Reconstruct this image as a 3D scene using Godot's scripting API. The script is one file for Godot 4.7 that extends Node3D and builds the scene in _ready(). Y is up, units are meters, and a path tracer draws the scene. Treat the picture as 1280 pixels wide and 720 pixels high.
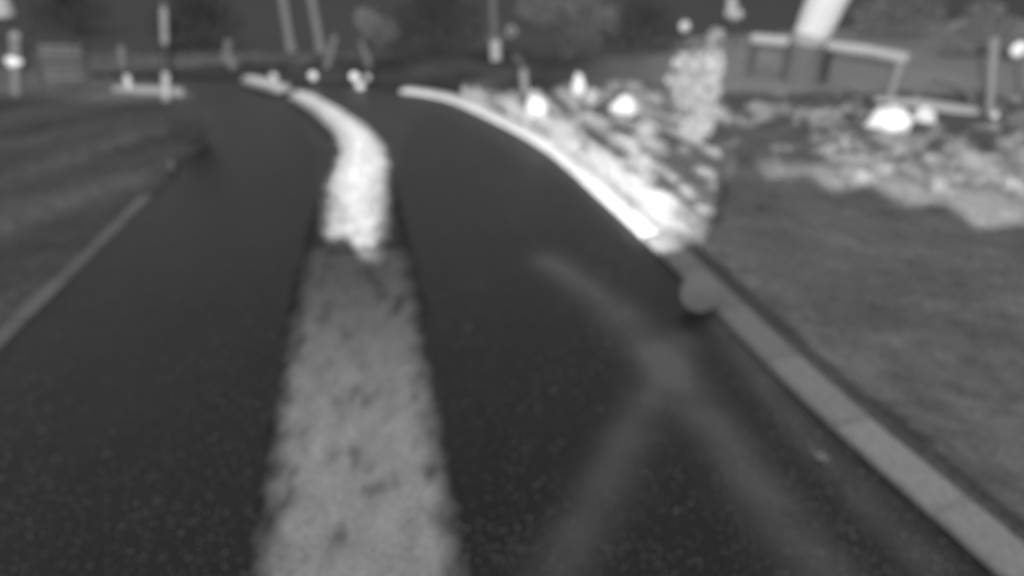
extends Node3D
# A narrow asphalt lane with a planted strip down its middle, at night, under an infrared floodlight with added fittings.

const EYE := 2.6                 # height of the camera
const TILT := 31.9               # degrees below level
const FOCAL := 772.0             # in pixels of a 1280 wide picture
var st := sin(deg_to_rad(TILT))
var ct := cos(deg_to_rad(TILT))
var rng := RandomNumberGenerator.new()
var bumps := FastNoiseLite.new()
var fine := FastNoiseLite.new()
var taken := {}
var mats := {}

# ---------------------------------------------------------------- places
func slope(py: float) -> float:
	var v := (py - 360.0) / FOCAL
	return (st + v * ct) / (ct - v * st)

func pt(px: float, py: float, d: float) -> Vector3:
	var t := d * slope(py)
	return Vector3((px - 640.0) / FOCAL * (d * ct + t * st), EYE - t, -d)

func g(px: float, py: float) -> Vector3:
	return pt(px, py, EYE / slope(py))

func far(py: float) -> float:
	return EYE / slope(py)

func level(px: float, py: float, h: float) -> Vector3:
	return pt(px, py, (EYE - h) / slope(py))

# ---------------------------------------------------------------- objects
func numbered(called: String) -> String:
	var n: int = taken.get(called, 0)
	taken[called] = n + 1
	return called if n == 0 else "%s_%03d" % [called, n]

func tag(o: Node3D, label: String, category: String, group := "") -> Node3D:
	o.set_meta("label", label)
	o.set_meta("category", category)
	if group:
		o.set_meta("group", group)
	return o

func thing(called: String, label: String, category: String, at := Vector3.ZERO, group := "") -> Node3D:
	var o := Node3D.new()
	o.name = numbered(called)
	add_child(o)
	o.position = at
	return tag(o, label, category, group)

func obj(called: String, mesh: Mesh, m: Material, parent: Node = self) -> MeshInstance3D:
	var o := MeshInstance3D.new()
	o.name = numbered(called) if parent == self else called
	o.mesh = mesh
	o.material_override = m
	parent.add_child(o, true)
	return o

func struct(called: String, mesh: Mesh, m: Material) -> MeshInstance3D:
	var o := obj(called, mesh, m)
	o.set_meta("kind", "structure")
	return o

# ---------------------------------------------------------------- materials
func grain(freq: float, lo: float, hi: float, seed_: int, normal := false) -> NoiseTexture2D:
	var n := FastNoiseLite.new()
	n.seed = seed_
	n.frequency = freq
	n.fractal_octaves = 5
	var t := NoiseTexture2D.new()
	t.width = 512
	t.height = 512
	t.seamless = true
	t.noise = n
	if normal:
		t.as_normal_map = true
		t.bump_strength = 6.0
	else:
		var r := Gradient.new()
		r.set_color(0, Color(lo, lo, lo))
		r.set_color(1, Color(hi, hi, hi))
		t.color_ramp = r
	return t

func mat(a: float, rough := 0.9, tex := "", scale := 1.0, spec := 0.3) -> StandardMaterial3D:
	var key := "%.3f %.2f %s %.2f %.2f" % [a, rough, tex, scale, spec]
	if mats.has(key):
		return mats[key]
	var m := StandardMaterial3D.new()
	var c := pow(a, 1.0 / 2.2)
	m.albedo_color = Color(c, c, c)
	m.roughness = rough
	m.metallic_specular = spec
	m.vertex_color_use_as_albedo = true
	if tex:
		m.albedo_texture = textures[tex]
		m.normal_enabled = true
		m.normal_texture = textures[tex + "_relief"]
		m.normal_scale = 0.2 if tex == "asphalt" else 0.8
		m.uv1_triplanar = true
		m.uv1_scale = Vector3.ONE * scale
	mats[key] = m
	return m
var textures := {}

# ---------------------------------------------------------------- shapes
func begin() -> SurfaceTool:
	var s := SurfaceTool.new()
	s.begin(Mesh.PRIMITIVE_TRIANGLES)
	s.set_color(Color.WHITE)
	return s

func done(s: SurfaceTool) -> ArrayMesh:
	s.generate_normals()
	return s.commit()

func quad(s: SurfaceTool, a: Vector3, b: Vector3, c: Vector3, d: Vector3):
	for p in [a, b, c, a, c, d]:
		s.add_vertex(p)

# a round bar through points with a radius at each, its surface slightly uneven
func tube(points: Array, radii: Array, rough := 0.04, sides := 12, seed_ := 0) -> ArrayMesh:
	var s := begin()
	s.set_smooth_group(1)
	var rings := []
	var side := Vector3.RIGHT
	var pts := []
	var rad := []
	for k in points.size() - 1:
		var n := 4
		for j in n:
			pts.append(points[k].lerp(points[k + 1], float(j) / n))
			rad.append(lerpf(radii[k], radii[k + 1], float(j) / n))
	pts.append(points[-1])
	rad.append(radii[-1])
	for k in pts.size():
		var dir: Vector3 = (pts[mini(k + 1, pts.size() - 1)] - pts[maxi(k - 1, 0)]).normalized()
		side = (side - dir * side.dot(dir))
		if side.length() < 0.1:
			side = dir.cross(Vector3.FORWARD)
		side = side.normalized()
		var other := dir.cross(side)
		var ring := []
		for j in sides:
			var a := TAU * j / sides
			var q: Vector3 = side * cos(a) + other * sin(a)
			var bump := 1.0 + rough * 2.0 * fine.get_noise_3d(pts[k].x * 9 + q.x * 3 + seed_ * 7.3, pts[k].y * 9 + q.y * 3, pts[k].z * 9 + q.z * 3)
			ring.append(pts[k] + q * rad[k] * bump)
		rings.append(ring)
	for k in rings.size() - 1:
		for j in sides:
			var i := (j + 1) % sides
			quad(s, rings[k][j], rings[k + 1][j], rings[k + 1][i], rings[k][i])
	s.set_smooth_group(-1)
	for e in [0, rings.size() - 1]:
		var mid := Vector3.ZERO
		for p in rings[e]:
			mid += p / sides
		var dir2: Vector3 = (pts[1] - pts[0]) if e == 0 else (pts[-2] - pts[-1])
		mid -= dir2.normalized() * rad[e] * 0.25
		for j in sides:
			var a: Vector3 = rings[e][j]
			var b: Vector3 = rings[e][(j + 1) % sides]
			if e == 0:
				for p in [mid, a, b]: s.add_vertex(p)
			else:
				for p in [mid, b, a]: s.add_vertex(p)
	return done(s)

# a lump: a sphere with uneven radius, flattened underneath
func lump(size: Vector3, rough: float, seed_: int, flat := 0.0, nu := 22, nv := 14) -> ArrayMesh:
	var s := begin()
	s.set_smooth_group(1)
	var grid := []
	for v in nv + 1:
		var row := []
		for u in nu + 1:
			var th := PI * v / nv
			var ph := TAU * (u % nu) / nu
			var q := Vector3(sin(th) * cos(ph), cos(th), sin(th) * sin(ph))
			var r := 1.0 + rough * (bumps.get_noise_3d(q.x * 1.6 + seed_ * 13.7, q.y * 1.6, q.z * 1.6) + 0.4 * bumps.get_noise_3d(q.x * 5 + seed_ * 3.1, q.y * 5, q.z * 5)) * 2.0
			var p := q * r * size
			if flat > 0.0:
				p.y = maxf(p.y, -size.y * flat)
			row.append(p)
		grid.append(row)
	for v in nv:
		for u in nu:
			quad(s, grid[v][u], grid[v][u + 1], grid[v + 1][u + 1], grid[v + 1][u])
	return done(s)

# a box with bevelled edges, centred on the origin, long axis x
func block(size: Vector3, bevel := 0.01) -> ArrayMesh:
	var s := begin()
	var h := size / 2
	var b := minf(bevel, minf(h.x, minf(h.y, h.z)) * 0.5)
	var ring := []
	for c in [[-1, -1, 0], [-1, -1, 1], [1, -1, 1], [1, -1, 0], [1, 1, 0], [1, 1, 1], [-1, 1, 1], [-1, 1, 0]]:
		var first: bool = c[2] == 0
		var alongz: bool = [[-1, -1], [1, 1]].has([c[0], c[1]])
		var y: float = c[1] * (h.y - (0.0 if first != alongz else b))
		var x: float = c[0] * (h.x - (b if first != alongz else 0.0))
		ring.append(Vector2(x, y))
	var r2 := []
	for c in [[-1, -1], [1, -1], [1, 1], [-1, 1]]:
		var hx := h.x
		var hy := h.y
		if c[0] * c[1] > 0:
			r2.append(Vector2(c[0] * hx, c[1] * (hy - b)))
			r2.append(Vector2(c[0] * (hx - b), c[1] * hy))
		else:
			r2.append(Vector2(c[0] * (hx - b), c[1] * hy))
			r2.append(Vector2(c[0] * hx, c[1] * (hy - b)))
	var n := r2.size()
	var shrink := func(p: Vector2, z: float, k: float) -> Vector3:
		return Vector3(p.x - signf(p.x) * k, p.y - signf(p.y) * k, z)
	var layers := [[-h.z, b], [-h.z + b, 0.0], [h.z - b, 0.0], [h.z, b]]
	for k in 3:
		for j in n:
			var i := (j + 1) % n
			quad(s, shrink.call(r2[j], layers[k][0], layers[k][1]), shrink.call(r2[i], layers[k][0], layers[k][1]), shrink.call(r2[i], layers[k + 1][0], layers[k + 1][1]), shrink.call(r2[j], layers[k + 1][0], layers[k + 1][1]))
	for j in range(1, n - 1):
		for p in [r2[0], r2[j + 1], r2[j]]: s.add_vertex(shrink.call(p, -h.z, b))
		for p in [r2[0], r2[j], r2[j + 1]]: s.add_vertex(shrink.call(p, h.z, b))
	return done(s)

# a kerb stone that follows its piece of the curve
func curved_stone(line: PackedVector3Array, half: float, high: float) -> ArrayMesh:
	var s := begin()
	var rows := []
	var n := line.size()
	for k in n:
		var d := (line[mini(k + 1, n - 1)] - line[maxi(k - 1, 0)]).normalized()
		var side := d.cross(Vector3.UP)
		var p := line[k]
		var low := 0.002 if k == 0 or k == n - 1 else 0.0
		if k == 0: p += d * 0.001
		if k == n - 1: p -= d * 0.001
		var row := []
		for c in [[-1.0, -0.08], [-1.0, high - 0.016 - low], [-0.87, high - low], [0.87, high - low], [1.0, high - 0.016 - low], [1.0, -0.08]]:
			row.append(p + side * half * c[0] + Vector3(0, c[1], 0))
		rows.append(row)
	for k in n - 1:
		for j in 5:
			quad(s, rows[k][j], rows[k][j + 1], rows[k + 1][j + 1], rows[k + 1][j])
	for e in [0, n - 1]:
		for j in range(1, 5):
			for q in ([0, j + 1, j] if e == 0 else [0, j, j + 1]): s.add_vertex(rows[e][q])
	return done(s)

# many small leaves through a volume made of lobes: [centre, radii]
func leaves(lobes: Array, count: int, size: float) -> ArrayMesh:
	var s := begin()
	for k in count:
		var lobe: Array = lobes[k % lobes.size()]
		var q := Vector3(rng.randfn(), rng.randfn(), rng.randfn()).normalized() * pow(rng.randf(), 0.4)
		var p: Vector3 = lobe[0] + q * lobe[1]
		if fine.get_noise_3d(p.x * 7, p.y * 7, p.z * 7) < -0.12:
			continue
		var b := Basis.from_euler(Vector3(rng.randf_range(-1, 1), rng.randf() * TAU, rng.randf_range(-0.8, 0.8)))
		var w := size * rng.randf_range(0.6, 1.3)
		var tone := rng.randf_range(0.65, 1.1)
		s.set_color(Color(tone, tone, tone))
		var a := p + b.z * w
		var m1 := p + b.x * w * 0.35 + b.y * w * 0.12
		var m2 := p - b.x * w * 0.35 + b.y * w * 0.12
		var e := p - b.z * w * 0.8
		for v in [a, m1, e, a, e, m2]:
			s.add_vertex(v)
	return done(s)

# a sheet between two lines of points, wavy on top
func loft(left: Array, right: Array, across: int, along: int, top: Callable) -> ArrayMesh:
	var s := begin()
	s.set_smooth_group(1)
	var lc := Curve3D.new()
	var rc := Curve3D.new()
	for c in [[left, lc], [right, rc]]:
		var p: Array = c[0]
		for k in p.size():
			var t: Vector3 = (p[mini(k + 1, p.size() - 1)] - p[maxi(k - 1, 0)]) / 6.0
			c[1].add_point(p[k], -t, t)
	var n := left.size() - 1
	var rows := []
	for v in along + 1:
		var f := float(v) / along * n
		var i := mini(int(f), n - 1)
		var a := lc.sample(i, f - i)
		var b := rc.sample(i, f - i)
		var row := []
		for u in across + 1:
			row.append(top.call(a.lerp(b, float(u) / across), float(u) / across))
		rows.append(row)
	for v in along:
		for u in across:
			var q := [rows[v][u], rows[v + 1][u], rows[v + 1][u + 1], rows[v][u], rows[v + 1][u + 1], rows[v][u + 1]]
			for e in q:
				s.set_color(Color(e[1], e[1], e[1]))
				s.add_vertex(e[0])
	return done(s)

func near_line(p: Vector3, line: Array) -> float:
	var best := 1e9
	var q := Vector2(p.x, p.z)
	for k in line.size() - 1:
		var a := Vector2(line[k].x, line[k].z)
		var b := Vector2(line[k + 1].x, line[k + 1].z)
		best = minf(best, q.distance_to(Geometry2D.get_closest_point_to_segment(q, a, b)))
	return best

func pixels(list: Array) -> Array:
	var out := []
	for p in list:
		out.append(g(p[0], p[1]))
	return out

func smooth_line(points: Array, step: float) -> PackedVector3Array:
	var c := Curve3D.new()
	for k in points.size():
		var t: Vector3 = (points[mini(k + 1, points.size() - 1)] - points[maxi(k - 1, 0)]) / 6.0
		c.add_point(points[k], -t, t)
	c.bake_interval = 0.05
	var out := PackedVector3Array()
	var n := int(c.get_baked_length() / step)
	for k in n + 1:
		out.append(c.sample_baked(c.get_baked_length() * k / n))
	return out

# one tuft of blades, about 1 high
func tuft(blades: int, spread: float, width: float) -> ArrayMesh:
	var s := begin()
	for k in blades:
		var a := rng.randf() * TAU
		var dir := Vector3(cos(a), 0, sin(a))
		var side := Vector3(-dir.z, 0, dir.x) * width
		var root := dir * rng.randf() * spread * 0.4
		var h := rng.randf_range(0.6, 1.0)
		var lean := rng.randf_range(0.15, 0.9) * spread
		var mid := root + dir * lean * 0.4 + Vector3.UP * h * 0.6
		var tip := root + dir * lean * 1.2 + Vector3.UP * h * rng.randf_range(0.75, 1.0)
		var tone := rng.randf_range(0.7, 1.1)
		s.set_color(Color(tone, tone, tone))
		quad(s, root - side, mid - side * 0.7, mid + side * 0.7, root + side)
		for p in [mid - side * 0.7, tip, mid + side * 0.7]: s.add_vertex(p)
	return done(s)

func scatter(called: String, mesh: Mesh, m: Material, places: Array, label: String) -> MultiMeshInstance3D:
	var mm := MultiMesh.new()
	mm.transform_format = MultiMesh.TRANSFORM_3D
	mm.use_colors = true
	mm.mesh = mesh
	mm.instance_count = places.size()
	for k in places.size():
		var p: Array = places[k]          # place, height, width, tone
		var b := Basis(Vector3.UP, rng.randf() * TAU).scaled(Vector3(p[2], p[1], p[2]))
		mm.set_instance_transform(k, Transform3D(b, p[0]))
		mm.set_instance_color(k, Color(p[3], p[3], p[3]))
	var o := MultiMeshInstance3D.new()
	o.name = numbered(called)
	o.multimesh = mm
	o.material_override = m
	add_child(o)
	tag(o, label, "grass")
	o.set_meta("kind", "stuff")
	return o

# ---------------------------------------------------------------- things
# a thing that is one upright bar
func stake(called: String, label: String, category: String, foot: Vector3, head: Vector3, r0: float, r1: float, m: Material, group := "") -> Node3D:
	var o := thing(called, label, category, foot, group)
	obj("shaft", tube([Vector3(0, -0.05, 0), head - foot], [r0, r1], 0.05, 12, taken.size()), m, o)
	return o

func stone(px: float, py: float, w: float, h: float, a: float, label: String, group := "pale stones on the verge", called := "stone"):
	# px, py: its foot; w and h in pixels of the picture
	var p := g(px, py)
	var s := (p.z * -ct + EYE * st) / FOCAL
	var o := obj(called, lump(Vector3(w * s * 0.5, h * s * 0.55, w * s * 0.45), 0.34, int(px), 0.8), mat(a, 0.9, "stone", 3.0))
	o.position = p + Vector3(0, h * s * 0.4 + ground_height(p) * 0.5, 0)
	o.rotation.y = px
	tag(o, label, "stone", group)

func reflector(px: float, py: float, foot: float, r: float, label: String, a := 0.85):
	var p := g(px, foot)
	var head := pt(px, py, -p.z)
	var o := thing("marker_stake", label, "marker", p, "round reflectors on stakes")
	var top := head - p
	obj("stake", tube([Vector3(0, -0.05, 0), Vector3(top.x, maxf(top.y - r * 0.8, 0.02), top.z)], [0.012, 0.01], 0.02, 8), mat(0.04), o)
	var b := obj("reflector", lump(Vector3(r, r, r * 0.6), 0.02, int(px)), mat(a, 0.35, "", 1, 0.5), o)
	b.position = top
	var ring := obj("rim", tube([Vector3(0, 0, -r * 0.25), Vector3(0, 0, 0)], [r * 1.08, r * 1.08], 0.0, 20), mat(0.1), o)
	ring.position = top - Vector3(0, 0, r * 0.25)

func shrub(called: String, label: String, foot: Vector3, lobes: Array, count: int, size: float, a: float, group := "", stems := 4):
	var o := thing(called, label, "shrub", foot, group)
	for k in stems:
		var lobe: Array = lobes[k % lobes.size()]
		var c: Vector3 = lobe[0]
		var off := Vector3(rng.randf_range(-0.03, 0.03), -0.04, rng.randf_range(-0.03, 0.03))
		obj("stem", tube([off, Vector3(c.x * 0.45, c.y * 0.5, c.z * 0.4), c + Vector3(0, lobe[1].y * 0.3, 0)], [0.022, 0.016, 0.006], 0.08, 7, k), mat(a * 0.5), o)
	var f := obj("foliage", leaves(lobes, count, size), mat(a, 0.8, "", 1, 0.2), o)
	f.set_meta("kind", "stuff")

func tree(label: String, foot: Vector3, lean: Vector3, r: float, a: float):
	var o := thing("slender_tree", label, "tree", foot, "slender trees beyond the bend")
	var p1 := Vector3(lean.x * 0.3, 1.1, lean.z * 0.3)
	var p2 := Vector3(lean.x, 2.6, lean.z)
	var p3 := p2 + Vector3(lean.x * 0.4 + 0.1, 1.6, 0.1)
	obj("trunk", tube([Vector3(0, -0.1, 0), Vector3(0, 0.15, 0), p1, p2, p3], [r * 1.5, r * 1.05, r * 0.9, r * 0.7, r * 0.3], 0.12, 12, int(foot.x * 10)), mat(a, 0.95, "bark", 3.0), o)
	var lobes := []
	for k in 6:
		var an := TAU * k / 6.0 + foot.x
		var e := p2 + Vector3(cos(an) * 0.7, 0.5 + 0.35 * (k % 3), sin(an) * 0.7)
		obj("limb", tube([p2 + Vector3(0, 0.12 * k - 0.2, 0), p2.lerp(e, 0.6) + Vector3(0, 0.05, 0), e], [r * 0.4, r * 0.25, 0.01], 0.1, 7, k), mat(a, 0.95, "bark", 3.0), o)
		lobes.append([e, Vector3(0.5, 0.4, 0.5)])
	lobes.append([p3, Vector3(0.5, 0.5, 0.5)])
	obj("crown", leaves(lobes, 2200, 0.06), mat(0.1, 0.8, "", 1, 0.2), o).set_meta("kind", "stuff")

func ground_height(p: Vector3) -> float:
	return 0.05 + 0.05 * bumps.get_noise_2d(p.x * 0.9, p.z * 0.9) + 0.02 * bumps.get_noise_2d(p.x * 4.0, p.z * 4.0)

# ---------------------------------------------------------------- the scene
func _ready():
	rng.seed = 33018
	bumps.seed = 4
	bumps.frequency = 1.0
	fine.seed = 9
	fine.frequency = 0.6
	# camera: focused close, so that the far lane is soft
	var cam := Camera3D.new()
	cam.name = "camera"
	cam.position = Vector3(0, EYE, 0)
	cam.rotation_degrees.x = -TILT
	cam.far = 900
	cam.near = 0.05
	var lens := CameraAttributesPhysical.new()
	lens.frustum_focal_length = 12.0 / tan(deg_to_rad(25.0))
	lens.frustum_focus_distance = 0.9
	lens.exposure_aperture = 1.4
	lens.frustum_near = 0.05
	lens.frustum_far = 900
	cam.attributes = lens
	cam.fov = 50
	add_child(cam)
	cam.current = true
	# night sky and a trace of moon
	var we := WorldEnvironment.new()
	we.name = "environment"
	var e := Environment.new()
	e.background_mode = Environment.BG_SKY
	var sky := ProceduralSkyMaterial.new()
	sky.sky_top_color = Color(0.6, 0.6, 0.6)
	sky.sky_horizon_color = Color(0.55, 0.55, 0.55)
	sky.ground_horizon_color = Color(0.4, 0.4, 0.4)
	sky.ground_bottom_color = Color(0.3, 0.3, 0.3)
	sky.sun_angle_max = 1.0
	e.sky = Sky.new()
	e.sky.sky_material = sky
	e.background_energy_multiplier = 1.75
	e.tonemap_mode = Environment.TONE_MAPPER_LINEAR
	e.tonemap_exposure = 1.0
	e.sdfgi_enabled = true
	e.ssao_enabled = true
	e.ssil_enabled = true
	we.environment = e
	add_child(we)
	var moon := DirectionalLight3D.new()
	moon.name = "moon"
	moon.light_energy = 0.03
	moon.light_angular_distance = 12.0
	moon.light_color = Color(1, 1, 1)
	moon.rotation_degrees = Vector3(-60, 30, 0)
	moon.shadow_enabled = true
	add_child(moon)
	floodlight()
	for t in [["stone", 0.02, 0.78, 1.0, 1], ["bark", 0.03, 0.65, 1.0, 2], ["soil", 0.03, 0.68, 1.0, 3], ["asphalt", 0.08, 0.7, 1.0, 4], ["wood", 0.015, 0.72, 1.0, 5]]:
		textures[t[0]] = grain(t[1], t[2], t[3], t[4])
		textures[t[0] + "_relief"] = grain(t[1] * 1.5, 0, 1, t[4] + 20, true)
	setting()
	planting()
	things_left()
	things_middle()
	things_right()
	small_things()

# A floodlight just behind the camera; its mast and hood are added, out of view. The hood's stepped front edge cuts the beam off below,
# so that the near ground and the lane stay dark.
func floodlight():
	var lamp := Vector3(0, EYE + 0.66, 0.6)
	var o := thing("added_floodlight_mast", "infrared floodlight on an added stand out of view, with an added shield that shapes its beam", "floodlight", Vector3(0, 0, 1.0))
	var metal := mat(0.03, 0.9)
	obj("added_mast", tube([Vector3(0, 0, 0), Vector3(0, lamp.y - 0.1, 0)], [0.045, 0.045], 0.0, 16), metal, o)
	var back := obj("housing", block(Vector3(0.5, 0.4, 0.12), 0.015), metal, o)
	back.position = Vector3(0, lamp.y, -0.16)
	# outline of the cut in the picture
	var cut := [[-700, 116], [-300, 122], [0, 126], [228, 129], [262, 118], [300, 122], [340, 134], [376, 156], [396, 190], [402, 296], [415, 304], [436, 300], [452, 326], [472, 334], [482, 306], [492, 300], [500, 240], [510, 150], [545, 142], [600, 166], [650, 196], [700, 228], [745, 262], [790, 310], [820, 320], [845, 316], [862, 306], [876, 308], [884, 280], [893, 262], [899, 230], [908, 226], [922, 196], [940, 202], [960, 226], [1010, 222], [1040, 244], [1085, 236], [1130, 262], [1180, 258], [1220, 290], [1280, 284], [1500, 320], [2200, 320]]
	var reach := 0.92
	var edge := []
	for c in cut:
		var q := g(c[0], c[1]) + Vector3(0, 0.04, 0) - lamp
		edge.append(q * (reach / -q.z))
	var s := begin()
	for k in edge.size() - 1:
		var a: Vector3 = edge[k]
		var b: Vector3 = edge[k + 1]
		var a0 := Vector3(clampf(a.x * 0.25, -0.3, 0.3), -0.19, 0.1)
		var b0 := Vector3(clampf(b.x * 0.25, -0.3, 0.3), -0.19, 0.1)
		quad(s, a0, a, b, b0)
		quad(s, a0 - Vector3(0, 0.004, 0), b0 - Vector3(0, 0.004, 0), b - Vector3(0, 0.004, 0), a - Vector3(0, 0.004, 0))
	var added_hood := obj("added_hood", done(s), metal, o)
	added_hood.position = lamp - o.position
	var glow := StandardMaterial3D.new()
	glow.albedo_color = Color(0.9, 0.9, 0.9)
	glow.emission_enabled = true
	glow.emission = Color(1, 1, 1)
	glow.emission_energy_multiplier = 2.0
	var ball := SphereMesh.new()
	ball.radius = 0.03
	ball.height = 0.06
	obj("lamp_bulb", ball, glow, o).position = lamp - o.position
	var l := SpotLight3D.new()
	l.name = "lamp_beam"
	l.light_energy = 190.0
	l.light_size = 0.01
	l.spot_angle = 62
	l.spot_angle_attenuation = 0.3
	l.spot_range = 80
	l.spot_attenuation = 2
	l.shadow_enabled = true
	o.add_child(l)
	l.position = lamp - o.position
	l.rotation_degrees = Vector3(-10, 0, 0)

var kerb_line := []
var left_line := []
var strip_mid := []
var strip_half := [0.5, 0.51, 0.515, 0.5, 0.43, 0.37, 0.27, 0.23, 0.2, 0.16, 0.15, 0.12]

func setting():
	# ground out to the horizon
	var s := begin()
	var n := 80
	for i in n:
		for j in n:
			var q := []
			for c in [[0, 0], [1, 0], [1, 1], [0, 1]]:
				var u := (float(i + c[0]) / n * 2 - 1)
				var v := (float(j + c[1]) / n * 2 - 1)
				var p := Vector3(signf(u) * pow(absf(u), 2.5) * 700, -0.03, signf(v) * pow(absf(v), 2.5) * 700)
				q.append(p)
			quad(s, q[0], q[1], q[2], q[3])
	struct("ground", done(s), mat(0.12, 0.95, "soil", 0.7))
	# the lane: one worn asphalt sheet with chalky tyre smears
	var L := pixels([[-900, 1300], [-590, 1000], [-302, 720], [-97, 520], [5, 420], [108, 320], [215, 215], [255, 178], [264, 150], [255, 128], [235, 114], [205, 105], [150, 101], [-60, 96]])
	var R := pixels([[1910, 1300], [1590, 1000], [1281, 720], [1050, 520], [944, 420], [843, 320], [760, 245], [690, 186], [620, 148], [560, 123], [490, 112], [430, 108], [300, 103], [90, 98]])
	kerb_line = R
	left_line = L
	var smears := [[pixels([[690, 330], [770, 390], [850, 480], [1045, 740]]), 0.17, 0.12], [pixels([[850, 430], [780, 560], [690, 740]]), 0.14, 0.1], [pixels([[900, 400], [1020, 570], [1180, 740]]), 0.1, 0.07], [pixels([[815, 440], [850, 470]]), 0.14, 0.02], [pixels([[905, 415], [1000, 520], [1190, 725]]), 0.16, 0.035], [pixels([[220, 140], [250, 160]]), 0.3, 0.012]]
	var road := loft(L, R, 110, 300, func(p: Vector3, u: float):
		var a := 0.012 + 0.007 * bumps.get_noise_2d(p.x * 0.5, p.z * 0.35) + 0.005 * bumps.get_noise_2d(p.x * 2.5, p.z * 1.2)
		for m in smears:
			var d: float = near_line(p, m[0]) / m[1]
			a += m[2] * exp(-d * d) * (1.0 + 0.5 * bumps.get_noise_2d(p.x * 3, p.z * 3))
		return [p + Vector3(0, 0.004 + 0.004 * bumps.get_noise_2d(p.x * 0.6, p.z * 0.6) + 0.02 * (1.0 - pow(2 * u - 1, 2)), 0), maxf(a, 0.002) / 0.2])
	struct("road", road, mat(0.2, 0.42, "asphalt", 1.5, 0.44))
	# kerb of separate stones along the right edge
	var holder := Node3D.new()
	holder.name = "kerb"
	holder.set_meta("kind", "structure")
	add_child(holder)
	var line := smooth_line(R.slice(1, 11), 0.0775)
	# paler stones inside the lamp beam, its light put into their colour; darker before
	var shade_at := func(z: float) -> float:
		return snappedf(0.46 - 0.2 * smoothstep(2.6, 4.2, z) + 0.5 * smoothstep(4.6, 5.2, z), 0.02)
	for k in int((line.size() - 1) / 8.0):
		var part := line.slice(k * 8, k * 8 + 9)
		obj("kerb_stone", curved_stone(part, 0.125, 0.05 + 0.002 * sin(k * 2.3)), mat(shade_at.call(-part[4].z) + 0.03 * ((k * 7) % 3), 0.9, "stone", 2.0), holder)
	# narrow pale edging along the left edge
	var edging := Node3D.new()
	edging.name = "edging"
	edging.set_meta("kind", "structure")
	add_child(edging)
	line = smooth_line(L.slice(1, 8), 0.55)
	for k in line.size() - 1:
		var a := line[k]
		var b := line[k + 1]
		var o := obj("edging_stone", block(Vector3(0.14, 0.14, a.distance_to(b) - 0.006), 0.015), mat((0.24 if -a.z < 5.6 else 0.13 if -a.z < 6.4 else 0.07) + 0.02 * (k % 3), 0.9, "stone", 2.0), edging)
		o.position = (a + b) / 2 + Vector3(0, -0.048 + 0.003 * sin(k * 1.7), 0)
		o.rotation.y = atan2(b.x - a.x, b.z - a.z)
	# verges
	var out_r := []
	for p in R:
		out_r.append(p + Vector3(14 + 0.6 * -p.z, 0, -1.2 * maxf(0, -p.z - 6)))
	var inner_r := []
	for k in R.size():
		inner_r.append(R[k] + (R[mini(k + 1, R.size() - 1)] - R[maxi(k - 1, 0)]).normalized().cross(Vector3.UP) * 0.12)
	var right := loft(inner_r, out_r, 200, 160, func(p: Vector3, u: float):
		var a := 0.3 + 0.09 * bumps.get_noise_2d(p.x * 0.8, p.z * 0.8) + 0.035 * bumps.get_noise_2d(p.x * 3.1, p.z * 2.2)
		var d := -p.z + 0.3 * bumps.get_noise_2d(p.x * 1.3, p.z * 1.3)
		a = lerpf(a, 0.125 + 0.05 * bumps.get_noise_2d(p.x * 2, p.z * 2), smoothstep(0.0, 0.4, d - (6.55 if p.x / -p.z > 0.375 else 5.0)))  # soil coloured darker inside the beam, to offset the lamp between tussocks
		a = lerpf(a, lerpf(0.085, 0.36, smoothstep(0.0, 4.5, p.x)) + 0.07 * bumps.get_noise_2d(p.x * 0.7 + 9, p.z * 0.4), smoothstep(9.7, 10.2, -p.z))  # far ground coloured paler to the right, standing in for haze
		a *= lerpf(0.7, 1.0, smoothstep(0.008, 0.022, u + 0.004 * bumps.get_noise_2d(p.x * 2, p.z * 2)))
		return [p + Vector3(0, ground_height(p) * smoothstep(0, 0.02, u) + 0.01, 0), a])
	struct("right_verge", right, mat(1.0, 0.95, "soil", 1.3, 0.2))
	var out_l := []
	for p in L:
		out_l.append(p + Vector3(-14 - 0.6 * -p.z, 0, -1.2 * maxf(0, -p.z - 6)))
	var worn := [pixels([[-90, 330], [60, 262], [170, 225]]), pixels([[-60, 250], [80, 205], [175, 170]])]
	var left := loft(out_l, L, 160, 140, func(p: Vector3, u: float):
		var a := 0.2 + 0.1 * bumps.get_noise_2d(p.x * 0.5 + p.z * 0.4, p.z * 0.15) + 0.02 * bumps.get_noise_2d(p.x * 3.1, p.z * 2.2)
		for w in worn:
			var d: float = near_line(p, w) / 0.22
			a += 0.13 * exp(-d * d)
		return [p + Vector3(0, ground_height(p) * smoothstep(1.0, 0.93, u) * 0.8 - 0.002, 0), a])
	struct("left_verge", left, mat(1.0, 0.95, "soil", 1.3, 0.2))
	# the strip of earth down the middle
	strip_mid = pixels([[454, 1000], [451, 720], [447, 450], [448, 320], [448, 250], [452, 200], [440, 172], [418, 154], [395, 138], [372, 126], [345, 116], [310, 106]])
	var sl := []
	var sr := []
	for k in strip_mid.size():
		var d: Vector3 = (strip_mid[mini(k + 1, strip_mid.size() - 1)] - strip_mid[maxi(k - 1, 0)]).normalized()
		var side := d.cross(Vector3.UP)
		sl.append(strip_mid[k] - side * strip_half[k])
		sr.append(strip_mid[k] + side * strip_half[k])
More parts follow.
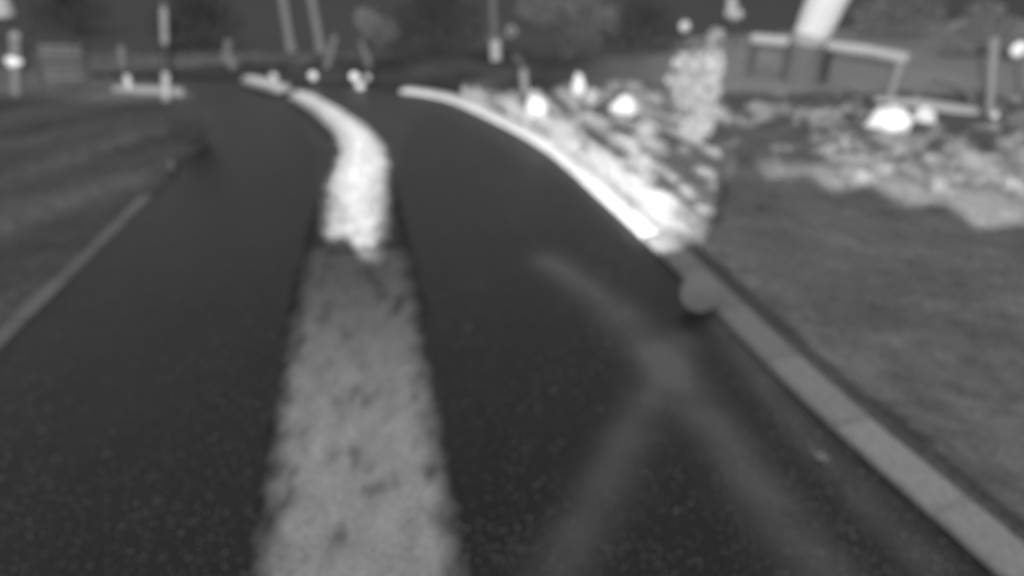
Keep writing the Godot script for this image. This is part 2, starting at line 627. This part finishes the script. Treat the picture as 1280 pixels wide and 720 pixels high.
	var strip := loft(sl, sr, 50, 260, func(p: Vector3, u: float):
		var spots := bumps.get_noise_2d(p.x * 5.5, p.z * 4.0)
		var small := bumps.get_noise_2d(p.x * 12, p.z * 10)
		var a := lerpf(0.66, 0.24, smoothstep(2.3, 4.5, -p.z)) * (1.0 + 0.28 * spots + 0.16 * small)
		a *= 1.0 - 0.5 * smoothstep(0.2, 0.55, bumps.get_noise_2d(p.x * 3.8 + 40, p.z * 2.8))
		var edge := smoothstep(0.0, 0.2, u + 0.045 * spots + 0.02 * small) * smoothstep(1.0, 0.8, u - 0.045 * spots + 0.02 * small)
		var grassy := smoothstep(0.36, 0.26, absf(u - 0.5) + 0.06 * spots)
		a = lerpf(a, lerpf(0.1, a * 0.5 * (1.0 - smoothstep(9.55, 9.75, -p.z) * smoothstep(10.1, 9.95, -p.z)), grassy), smoothstep(4.66, 4.82, -p.z))  # earth coloured darker from the beam edge on, so the lit part looks narrow
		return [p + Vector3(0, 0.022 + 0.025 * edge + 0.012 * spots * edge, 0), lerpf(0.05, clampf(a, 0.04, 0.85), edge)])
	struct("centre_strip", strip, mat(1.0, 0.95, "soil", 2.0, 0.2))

func planting():
	var t5 := tuft(6, 0.7, 0.035)
	# pale tall grass in the far half of the middle strip
	var places := []
	var mids := smooth_line(strip_mid.slice(2), 0.05)
	for k in mids.size() - 1:
		var d := (mids[k + 1] - mids[k]).normalized()
		var side := d.cross(Vector3.UP)
		var z := -mids[k].z
		if z < 4.72:
			continue
		var half := 0.27 if z < 6.5 else lerpf(0.27, 0.14, clampf((z - 6.5) / 2.5, 0, 1))
		var gap := absf(z - 9.83) < 0.17
		if gap:
			continue
		for j in 34:
			var off := rng.randf_range(-1, 1)
			var p := mids[k] + side * (off * half + 0.02 + 0.05 * bumps.get_noise_1d(z * 2.0)) + d * rng.randf_range(0, 0.05)
			places.append([p + Vector3(0, 0.05, 0), rng.randf_range(0.06, 0.15) * (1.1 - off * off * 0.6) * lerpf(0.6, 1.0, smoothstep(4.7, 5.8, z)), rng.randf_range(0.08, 0.14), rng.randf_range(0.6, 1.25) * (1.0 - 0.45 * off * off) * lerpf(0.75, 1.15, smoothstep(5.2, 6.8, z))])  # tone dims towards the near end, light falloff put into the colour
	scatter("strip_grass", t5, mat(0.62, 0.8, "", 1, 0.2), places, "pale tall grass growing in the far part of the middle strip")
	# bright tussocks on the right verge
	places = []
	for k in 80000:
		var px := rng.randf_range(560, 1400)
		var py := rng.randf_range(122, 300)
		var p := g(px, py)
		if near_line(p, kerb_line) < (0.16 if px < 690 else 0.05) or not right_of_kerb(px, py):
			continue
		var n := bumps.get_noise_2d(p.x * 2.0, p.z * 2.0) + 0.55 * bumps.get_noise_2d(p.x * 5.0, p.z * 5.0)
		if px < 900:
			n = bumps.get_noise_2d((0.31 * p.x + 0.95 * p.z) * 0.9, (0.95 * p.x - 0.31 * p.z) * 3.2) + 0.4 * bumps.get_noise_2d((0.31 * p.x + 0.95 * p.z) * 2.5, (0.95 * p.x - 0.31 * p.z) * 6.0)
		var want := 0.1
		if px > 890 and px < 1012 and py > 160:
			want = 0.5
		elif px < 900:
			want = -0.02 + 0.4 * smoothstep(800, 890, px) * smoothstep(165, 200, py) - 0.5 * smoothstep(0.55, 0.2, near_line(p, kerb_line))
		if px > 1170 and px < 1262 and py < 185:
			want = 0.35
		if py < 140 and px > 880 and px < 1090:
			want = 0.5
		if px > 905 and py > 222 + 30 * smoothstep(1000, 1280, px) + 14 * sin(px * 0.06):
			continue
		if px > 1080 and px < 1228 and py < 166:
			continue
		if n < want or p.distance_to(g(872, 176)) < 0.16:
			continue
		if rng.randf() > 1.0 / (1.0 + exp(-(py - 90) * 0.02)):
			continue
		places.append([p + Vector3(0, ground_height(p) - 0.01, 0), rng.randf_range(0.05, 0.12) * (0.8 + 1.6 * minf(n - want, 0.6)), rng.randf_range(0.08, 0.16), rng.randf_range(0.7, 1.15) * clampf(0.6 + 0.9 * (n - want), 0.5, 1.1) * (1.15 if px < 900 else 1.0)])
	scatter("tussock_grass", t5, mat(0.46, 0.8, "", 1, 0.2), places, "pale tussocks of long grass on the right verge")
	# short dark turf near by on the right
	places = []
	for k in 70000:
		var px := rng.randf_range(820, 1500)
		var py := 150.0 + 700.0 * pow(rng.randf(), 1.6)
		var p := g(px, py)
		if near_line(p, kerb_line) < 0.24 or not right_of_kerb(px, py):
			continue
		if px > 900 and py < 226 + 30 * smoothstep(1000, 1280, px) or px < 905 and py < 312:
			continue
		places.append([p + Vector3(0, ground_height(p) - 0.008, 0), rng.randf_range(0.02, 0.05), rng.randf_range(0.05, 0.09), rng.randf_range(0.6, 1.1) * (1.0 + 0.5 * bumps.get_noise_2d(p.x * 1.2, p.z * 1.2))])
	scatter("mown_turf", t5, mat(0.5, 0.8, "", 1, 0.2), places, "short mown turf on the near right verge")
	# short turf on the left
	places = []
	for k in 40000:
		var p := Vector3(rng.randf_range(-12, -1.0), 0, rng.randf_range(-13, -2))
		if near_line(p, left_line) < 0.1 or not left_of_road(p):
			continue
		var n := bumps.get_noise_2d(p.x * 0.5 + p.z * 0.4, p.z * 0.15)
		places.append([p + Vector3(0, ground_height(p) * 0.8 - 0.01, 0), rng.randf_range(0.02, 0.045), rng.randf_range(0.06, 0.1), rng.randf_range(0.6, 1.0) * (1.0 + 0.7 * n)])
	scatter("left_turf", t5, mat(0.3, 0.8, "", 1, 0.2), places, "short dark turf on the left verge")

func right_of_kerb(px: float, py: float) -> bool:
	return right_of_kerb_at(g(px, py))

func right_of_kerb_at(p: Vector3) -> bool:
	for k in kerb_line.size() - 1:
		var a: Vector3 = kerb_line[k]
		var b: Vector3 = kerb_line[k + 1]
		if -p.z >= -a.z and -p.z < -b.z:
			return p.x > lerpf(a.x, b.x, (p.z - a.z) / (b.z - a.z))
	return true

func left_of_road(p: Vector3) -> bool:
	for k in left_line.size() - 1:
		var a: Vector3 = left_line[k]
		var b: Vector3 = left_line[k + 1]
		if -p.z >= -a.z and -p.z < -b.z:
			return p.x < lerpf(a.x, b.x, (p.z - a.z) / (b.z - a.z))
	return true

func things_left():
	var pale := mat(0.8, 0.6, "wood", 2.0)
	# white gatepost in the corner
	var p := g(3, 21)
	var o := thing("gatepost", "white square gatepost in the far left corner", "gatepost", p)
	obj("post", block(Vector3(0.44, 2.0, 0.44), 0.02), mat(0.95, 0.7), o).position = Vector3(0, 1.0, 0)
	obj("cap", block(Vector3(0.38, 0.08, 0.38), 0.02), mat(0.7, 0.6), o).position = Vector3(0, 2.04, 0)
	# bollard with a reflective collar
	p = g(18, 123)
	o = thing("bollard", "slim grey bollard with a bright tilted collar", "bollard", p)
	var top := pt(18, 44, -p.z) - p
	obj("shaft", tube([Vector3(0, -0.05, 0), top], [0.075, 0.07], 0.02, 16), mat(0.26, 0.8, "stone", 3.0), o)
	obj("cap", lump(Vector3(0.075, 0.05, 0.075), 0.02, 2), mat(0.3), o).position = top
	var c := pt(17, 76, -p.z) - p
	var col := obj("collar", tube([Vector3(0, -0.06, 0), Vector3(0, 0.06, 0)], [0.11, 0.11], 0.0, 18), mat(0.85, 0.4), o)
	col.position = c
	col.rotation.z = 0.2
	# slatted timber box
	p = g(80, 104)
	o = thing("timber_box", "square grey box of horizontal slats on the left verge", "box", p)
	o.basis = Basis(Vector3.BACK, -0.2) * Basis(Vector3.UP, 0.7)
	for k in 7:
		for f in 4:
			var s := obj("slat", block(Vector3(0.56, 0.085, 0.025), 0.006), mat(0.15 + 0.018 * ((k * 3 + f) % 4), 0.9, "wood", 2.0), o)
			var turn := f * PI / 2
			s.position = Vector3(sin(turn) * 0.28, 0.07 + 0.1 * k, cos(turn) * 0.28)
			s.rotation.y = turn
	for x in [-1, 1]:
		for z in [-1, 1]:
			obj("corner_post", block(Vector3(0.05, 0.76, 0.05), 0.006), mat(0.07, 0.9, "wood", 2.0), o).position = Vector3(x * 0.235, 0.38, z * 0.235)
	obj("lid", block(Vector3(0.64, 0.03, 0.64), 0.008), mat(0.07, 0.9, "wood", 2.0), o).position = Vector3(0, 0.775, 0)
	# white log lying in the grass
	var a := g(146, 117)
	var b := g(228, 121)
	o = obj("white_log", tube([a + Vector3(0, 0.06, 0), (a * 0.6 + b * 0.4) + Vector3(0, 0.07, 0), b + Vector3(0, 0.06, 0)], [0.06, 0.075, 0.085], 0.08, 12, 3), mat(0.5, 0.8, "bark", 2.0))
	tag(o, "pale log lying on the left verge behind two posts", "log")
	# banded pole
	p = g(208, 128)
	o = thing("banded_pole", "tall slender pole with pale and dark bands standing at the pale log's end", "pole", p)
	var marks := [[128, 90, 0.55, 0.055], [90, 72, 0.09, 0.05], [72, 54, 0.06, 0.045], [54, 8, 0.3, 0.05], [8, -30, 0.08, 0.04]]
	for m in marks:
		var q0 := pt(208 - (128 - m[0]) * 0.03, m[0], -p.z) - p
		var q1 := pt(208 - (128 - m[1]) * 0.03, m[1], -p.z) - p
		obj("band", tube([q0, q1], [m[3], m[3]], 0.03, 12), mat(m[2], 0.7, "wood", 2.0), o)
	# leaning peg
	p = g(163, 118)
	o = stake("leaning_peg", "short white peg leaning left in front of the pale log", "peg", p, pt(158, 94, -p.z), 0.06, 0.045, pale)
	p = g(153, 82)
	stake("stub_post", "dull short post standing beyond the pale log", "post", p, pt(151, 58, -p.z), 0.06, 0.06, mat(0.3, 0.9, "wood", 2.0))
	p = g(279, 84)
	stake("leaning_post", "dull grey post leaning right beyond the left lane", "post", p, pt(286, 50, -p.z), 0.075, 0.07, mat(0.22, 0.9, "wood", 2.0))
	stone(293, 90, 14, 18, 0.22, "dull upright stone at the foot of the grey leaning post", "")

func things_middle():
	# slender trees beyond the bend
	tree("slender tree, the left of the two beyond the bend", g(364, 62), Vector3(0.05, 0, 0), 0.09, 0.32)
	tree("slender tree, the right of the two beyond the bend", g(401, 62), Vector3(-0.12, 0, 0), 0.085, 0.32)
	var p := g(406, 88)
	stake("bare_sapling", "bare grey stem leaning right behind the round markers", "stem", p, pt(419, 45, -p.z), 0.07, 0.06, mat(0.24, 0.9, "bark", 2.0))
	p = g(375, 92)
	shrub("low_shrub", "small dull shrub behind the two single round markers", p, [[Vector3(0, 0.14, 0), Vector3(0.16, 0.12, 0.16)], [Vector3(0.2, 0.25, 0), Vector3(0.14, 0.1, 0.14)]], 500, 0.035, 0.14)
	# leaning sapling with a small crown
	p = g(463, 88)
	var o := thing("sapling", "young sapling leaning left with a thin round crown", "sapling", p)
	var t1 := pt(450, 52, -p.z) - p
	obj("trunk", tube([Vector3(0, -0.05, 0), t1 * 0.5 + Vector3(0.02, 0, 0), t1], [0.07, 0.06, 0.05], 0.1, 10, 4), mat(0.22, 0.95, "bark", 2.0), o)
	var c1 := pt(474, 38, -p.z) - p
	for k in 4:
		obj("limb", tube([t1, t1.lerp(c1, 0.5) + Vector3(0, 0.04 * k, 0.03), c1 + Vector3(0.12 * k - 0.2, 0.1 * (k % 2), 0.1 * k - 0.15)], [0.03, 0.02, 0.008], 0.1, 7, k), mat(0.12, 0.95, "bark", 2.0), o)
	obj("crown", leaves([[c1, Vector3(0.36, 0.28, 0.3)], [c1 + Vector3(-0.2, 0.18, 0), Vector3(0.25, 0.2, 0.25)]], 1100, 0.04), mat(0.22, 0.8, "", 1, 0.2), o).set_meta("kind", "stuff")
	# round markers along the far side of the lane
	reflector(342, 96, 104, 0.07, "round reflector on a stake at the far end of the middle strip", 0.5)
	reflector(391, 95, 104, 0.075, "round reflector standing alone below the leaning grey stem", 0.7)
	reflector(443, 96, 106, 0.075, "left round reflector of the cluster of three")
	reflector(459, 97, 105, 0.06, "right round reflector of the cluster of three", 0.4)
	reflector(450, 108, 112, 0.07, "lowest round reflector of the cluster of three", 0.7)
	# post with a white foot
	p = g(620, 78)
	o = thing("signpost", "dark upright post with a white lower end behind the kerb", "post", p)
	var q1 := pt(619, 50, -p.z) - p
	var q2 := pt(616, 14, -p.z) - p
	var q3 := pt(616, -40, -p.z) - p
	obj("foot", tube([Vector3(0, -0.05, 0), q1], [0.1, 0.1], 0.02, 14), mat(0.55, 0.7, "wood", 2.0), o)
	obj("shaft", tube([q1, q2, q3], [0.07, 0.075, 0.05], 0.03, 12), mat(0.16, 0.8, "wood", 2.0), o)
	obj("crossbar", block(Vector3(0.4, 0.05, 0.05), 0.008), mat(0.12), o).position = q1 + Vector3(0, 0.05, 0.07)
	# small ring plate on a stake
	p = g(641, 80)
	o = thing("ring_marker", "small dull ring on a thin stake beside the white-footed post", "marker", p)
	q1 = pt(639, 39, -p.z) - p
	obj("stake", tube([Vector3(0, -0.04, 0), q1 - Vector3(0, 0.1, 0)], [0.015, 0.012], 0.02, 8), mat(0.05), o)
	var ring := TorusMesh.new()
	ring.inner_radius = 0.035
	ring.outer_radius = 0.11
	var r := obj("ring", ring, mat(0.2), o)
	r.position = q1
	r.rotation.x = PI / 2
	# leaning stake beside the white stones
	p = g(657, 118)
	o = thing("leaning_stake", "pale stake with a dark bent tip beside the white egg stone", "stake", p)
	q1 = pt(654, 86, -p.z) - p
	q2 = pt(644, 68, -p.z) - p
	obj("shaft", tube([Vector3(0, -0.05, 0), q1], [0.07, 0.065], 0.04, 12), mat(0.3, 0.8, "wood", 2.0), o)
	obj("tip", tube([q1, q2], [0.06, 0.075], 0.06, 12), mat(0.1, 0.9, "bark", 2.0), o)
	# white egg-shaped stone and the small one on it
	stone(669, 153, 24, 34, 0.9, "white egg-shaped stone standing beside the kerb", "", "egg_stone")
	p = g(669, 153)
	var small := obj("cap_stone", lump(Vector3(0.085, 0.07, 0.08), 0.1, 5), mat(0.4, 0.9, "stone", 3.0))
	small.position = pt(667, 119, -p.z)
	tag(small, "small grey stone balanced on the white egg-shaped stone", "stone")
	# shrubs behind
	shrub("low_shrub", "low dull shrub close behind the far kerb", g(602, 116), [[Vector3(-0.1, 0.12, 0), Vector3(0.22, 0.12, 0.2)], [Vector3(0.16, 0.1, 0), Vector3(0.2, 0.12, 0.2)]], 600, 0.035, 0.11)
	shrub("round_shrub", "broad rounded shrub faintly lit behind the stones", g(708, 78), [[Vector3(-0.4, 0.95, 0), Vector3(0.6, 0.3, 0.5)], [Vector3(0.45, 0.75, 0), Vector3(0.55, 0.42, 0.5)], [Vector3(0.1, 1.15, -0.2), Vector3(0.5, 0.3, 0.4)]], 4500, 0.05, 0.2)
	stone(704, 122, 24, 14, 0.2, "dull flat stone beside the upright white pair")
	stone(722, 124, 17, 28, 0.85, "upright white stone, tallest of the verge group")
	stone(739, 133, 20, 20, 0.45, "grey round stone leaning on the tall upright white stone")
	stone(779, 147, 30, 22, 0.85, "rounded white boulder alone in the bright grass", "")
	stone(767, 117, 24, 14, 0.24, "left of the two dull low stones behind the white boulder")
	stone(791, 117, 24, 14, 0.28, "right of the two dull low stones behind the white boulder")

func things_right():
	# bright narrow-footed shrub
	var p := g(872, 172)
	var lobes := []
	for q in [[870, 166, 15, 10], [868, 155, 18, 18], [880, 140, 20, 20], [862, 120, 24, 24], [884, 115, 16, 26], [855, 98, 22, 22], [878, 92, 20, 20], [893, 88, 10, 24], [865, 78, 22, 14]]:
		var c := pt(q[0], q[1], -p.z + rng.randf_range(-0.12, 0.12)) - p
		lobes.append([c, Vector3(q[2], q[3], q[2]) / 95.0])
	shrub("bright_shrub", "bright leafy shrub narrowing to its foot beside the tussocks", p, lobes, 8500, 0.034, 0.52, "", 6)
	var sp := thing("tall_sprig", "tall leafy sprig rising behind the bright shrub", "plant", g(892, 120))
	var tip := pt(895, 44, far(120)) - sp.position
	obj("stem", tube([Vector3(0, -0.03, 0), tip * 0.6 + Vector3(0.03, 0, 0), tip], [0.02, 0.016, 0.008], 0.05, 7), mat(0.1), sp)
	obj("foliage", leaves([[tip, Vector3(0.13, 0.1, 0.12)], [tip - Vector3(0.02, 0.2, 0), Vector3(0.13, 0.14, 0.1)]], 520, 0.035), mat(0.5, 0.8, "", 1, 0.2), sp).set_meta("kind", "stuff")
	reflector(856, 33, 80, 0.1, "round reflector high on a stake above the bright shrub", 0.55)
	# pale seed head on a stem
	p = g(918, 64)
	var o := thing("seed_head", "pale ragged seed head on a thin stem near the rail", "plant", p)
	tip = pt(918, 16, -p.z) - p
	obj("stem", tube([Vector3(0, -0.03, 0), tip + Vector3(-0.05, 0.4, 0)], [0.018, 0.01], 0.05, 7), mat(0.1), o)
	obj("foliage", leaves([[tip, Vector3(0.2, 0.13, 0.15)], [tip + Vector3(-0.08, 0.25, 0), Vector3(0.09, 0.2, 0.1)]], 700, 0.045), mat(0.85, 0.8, "", 1, 0.2), o).set_meta("kind", "stuff")
	# low rail on three posts
	var h := 0.64
	var rail := [level(940, 48, h), level(985, 52, h), level(1040, 57, h), level(1090, 64, h), level(1132, 73, h)]
	o = thing("timber_rail", "low timber rail on three posts before the leaning tree", "rail", Vector3(rail[2].x, 0, rail[2].z))
	var pts := []
	for q in rail:
		pts.append(q - o.position)
	obj("beam", tube(pts, [0.085, 0.085, 0.08, 0.08, 0.085], 0.05, 12), mat(0.52, 0.9, "wood", 2.0), o)
	var shades := [0.12, 0.05, 0.3]
	for k in 3:
		var q: Vector3 = pts[k * 2] + Vector3([0.08, 0, -0.05][k], -0.04, 0)
		obj("post", tube([Vector3(q.x, -0.06, q.z), q], [0.06, 0.06], 0.05, 12, k), mat(shades[k], 0.9, "wood", 2.0), o)
	# leaning trunk in three tones, white at the top and greyer downwards
	p = g(1000, 106)
	o = thing("leaning_tree", "thick leaning tree, white above and grey below, behind the low rail", "tree", p)
	var b0 := pt(1006, 66, -p.z) - p
	var b1 := pt(1014, 44, -p.z) - p
	var b2 := pt(1034, 0, -p.z) - p
	obj("lower_trunk", tube([Vector3(0, -0.1, 0), b0, b1], [0.32, 0.29, 0.285], 0.06, 18, 8), mat(0.18, 0.95, "bark", 2.0), o)
	obj("mid_trunk", tube([b0.lerp(b1, 0.55), b1 + Vector3(0, 0.03, 0)], [0.2935, 0.293], 0.06, 18, 8), mat(0.45, 0.9, "bark", 2.0), o)
	obj("white_trunk", tube([b1, b2, b2 + Vector3(0.5, 1.3, 0)], [0.29, 0.31, 0.26], 0.05, 18, 8), mat(0.85, 0.8, "bark", 2.0), o)
	obj("limb", tube([b2 + Vector3(0.5, 1.25, 0), b2 + Vector3(0.3, 2.2, 0.1), b2 + Vector3(0.1, 2.9, 0.3)], [0.16, 0.1, 0.04], 0.06, 12, 3), mat(0.2, 0.9, "bark", 2.0), o)
	# bent hoop
	p = g(1216, 144)
	o = thing("bent_hoop", "dull bent hoop of bar behind the pale right-hand log", "hoop", p)
	var d := -p.z
	var bar := [Vector3(0, -0.05, 0), pt(1214, 122, d) - p, pt(1206, 110, d + 0.05) - p, pt(1190, 103, d + 0.2) - p, pt(1168, 98, d + 0.4) - p]
	var endp: Vector3 = bar[-1] + Vector3(-0.25, 0, -0.1)
	bar.append(Vector3(endp.x, -0.05, endp.z))
	obj("bar", tube(bar, [0.03, 0.03, 0.03, 0.03, 0.03, 0.03], 0.02, 10), mat(0.12, 0.7), o)
	var a := g(1092, 130)
	var b := g(1220, 148)
	o = obj("pale_log", tube([a + Vector3(0, 0.06, 0), (a + b) / 2 + Vector3(0, 0.09, 0), b + Vector3(0, 0.07, 0)], [0.06, 0.085, 0.08], 0.1, 12, 6), mat(0.42, 0.85, "bark", 2.0))
	tag(o, "pale log lying behind the big white boulder at the slim post", "log")
	stone(1108, 165, 44, 30, 0.9, "big white boulder before the pale log", "")
	stone(1152, 156, 24, 20, 0.7, "small white stone right beside the big boulder", "")
	# slim post with a bright foot
	p = g(1238, 151)
	o = thing("slim_post", "slim upright post with a bright foot beside the pale log", "post", p)
	tip = pt(1243, 52, -p.z) - p
	obj("shaft", tube([Vector3(0, -0.05, 0), tip], [0.05, 0.05], 0.03, 12), mat(0.3, 0.7, "wood", 2.0), o)
	obj("cap", lump(Vector3(0.06, 0.06, 0.06), 0.03, 3), mat(0.2), o).position = tip
	obj("foot", tube([Vector3(0, -0.03, 0), Vector3(0, 0.12, 0)], [0.085, 0.06], 0.05, 12), mat(0.7, 0.8), o)
	reflector(1274, 62, 118, 0.12, "brightest round reflector, right of the slim post")
	# dark shrubs across the back
	for q in [[100, 40, "dark shrub behind the slatted timber box", 1.0, 0.09], [255, 58, "dark shrub between the banded pole and the slender trees", 1.0, 0.06], [545, 62, "dark shrub between the sapling and the white-footed post", 1.1, 0.06], [800, 66, "dark shrub between the rounded shrub and the high round reflector", 0.9, 0.08], [1115, 46, "grey shrub behind the right end of the timber rail", 1.0, 0.3], [1215, 70, "grey shrub behind the bent hoop", 0.8, 0.3]]:
		var s: float = q[3]
		shrub("dark_shrub", q[2], g(q[0], q[1]), [[Vector3(-0.5, 0.4, 0) * s, Vector3(0.6, 0.45, 0.5) * s], [Vector3(0.4, 0.5, 0.1) * s, Vector3(0.55, 0.5, 0.5) * s], [Vector3(0, 0.9, -0.1) * s, Vector3(0.5, 0.4, 0.4) * s]], 2600, 0.06, q[4], "shrubs across the back")

func lens_spot_disc(px: float, foot: float, py: float, a: float, label: String):
	var p := g(px, foot)
	var mid := pt(px - 2, py, -p.z + 0.06)
	var r := 24.5 * (-mid.z * ct + (EYE - mid.y) * st) / FOCAL
	var o := thing("lens_spot_disc", label, "disc", p)
	var lean := Vector3(0, 0.45, 1).normalized()
	var face := obj("plate", tube([-lean * 0.012, lean * 0.012], [r, r], 0.0, 40), mat(a, 0.95, "stone", 3.0, 0.2), o)
	face.position = mid - p
	obj("peg", tube([Vector3(0, -0.06, -0.05), mid - p - lean * 0.03], [0.012, 0.012], 0.0, 8), mat(0.05), o)

func small_things():
	var p: Vector3
	var o: Node3D
	# added discs in place of round lens spots: a pale one on the kerb and its dark fellow by the left edge
	lens_spot_disc(877, 392, 366, 0.44, "added pale round disc on the kerb stones in place of a lens spot")
	lens_spot_disc(236, 176, 151, 0.2, "added dark round disc at the left edge of the lane in place of a lens spot")
	# pale peg at the start of the left edging
	p = g(214, 214)
	stake("edge_peg", "tiny pale peg where the left edging ends", "peg", p, pt(213, 203, -p.z), 0.025, 0.02, mat(0.5))
	# fallen leaf on the asphalt: five pointed lobes
	var st2 := begin()
	var c := Vector3(0, 0.012, 0)
	for k in 5:
		var a0 := TAU * k / 5.0 + 0.3
		var l := 0.055 if k % 2 == 0 else 0.075
		var t := Vector3(cos(a0) * l, 0.02 + 0.01 * (k % 2), sin(a0) * l)
		var b0 := Vector3(cos(a0 - 0.6), 0, sin(a0 - 0.6)) * 0.022 + Vector3(0, 0.008, 0)
		var b1 := Vector3(cos(a0 + 0.6), 0, sin(a0 + 0.6)) * 0.022 + Vector3(0, 0.008, 0)
		for v in [c, b0, t, c, t, b1]: st2.add_vertex(v)
	o = obj("fallen_leaf", done(st2), mat(0.3, 0.8))
	o.position = g(1025, 575) + Vector3(0, 0.015, 0)
	tag(o, "small pale star-shaped leaf lying on the asphalt", "leaf")
	# loose grit on the asphalt
	var chips := []
	var chip := lump(Vector3(1, 0.6, 0.8), 0.3, 11, 0.5, 6, 4)
	while chips.size() < 9000:
		var py := 130.0 + 620.0 * pow(rng.randf(), 1.3)
		var q := g(rng.randf_range(-60, 1280), py)
		if left_of_road(q) or near_line(q, left_line) < 0.08 or near_line(q, kerb_line) < 0.14:
			continue
		if q.x > 0 and right_of_kerb_at(q):
			continue
		var size := rng.randf_range(0.0025, 0.006) * (1.0 + 0.5 * bumps.get_noise_2d(q.x, q.z))
		chips.append([q + Vector3(0, 0.026, 0), size, size, rng.randf_range(0.3, 1.0)])
	scatter("loose_grit", chip, mat(0.45, 0.9), chips, "fine pale grit scattered over the dark asphalt lane").set_meta("category", "grit")
	# lone tufts in the dim turf
	for q in [[1108, 272, 0.5, "small pale tuft alone in the dim turf below the big boulder"], [948, 270, 0.25, "faint low tuft alone in the dim turf near the bright shrub"]]:
		var f := obj("lone_tuft", tuft(40, 0.7, 0.05), mat(q[2], 0.8, "", 1, 0.2))
		f.position = g(q[0], q[1]) + Vector3(0, 0.03, 0)
		f.scale = Vector3(0.13, 0.13, 0.13)
		tag(f, q[3], "grass tuft")
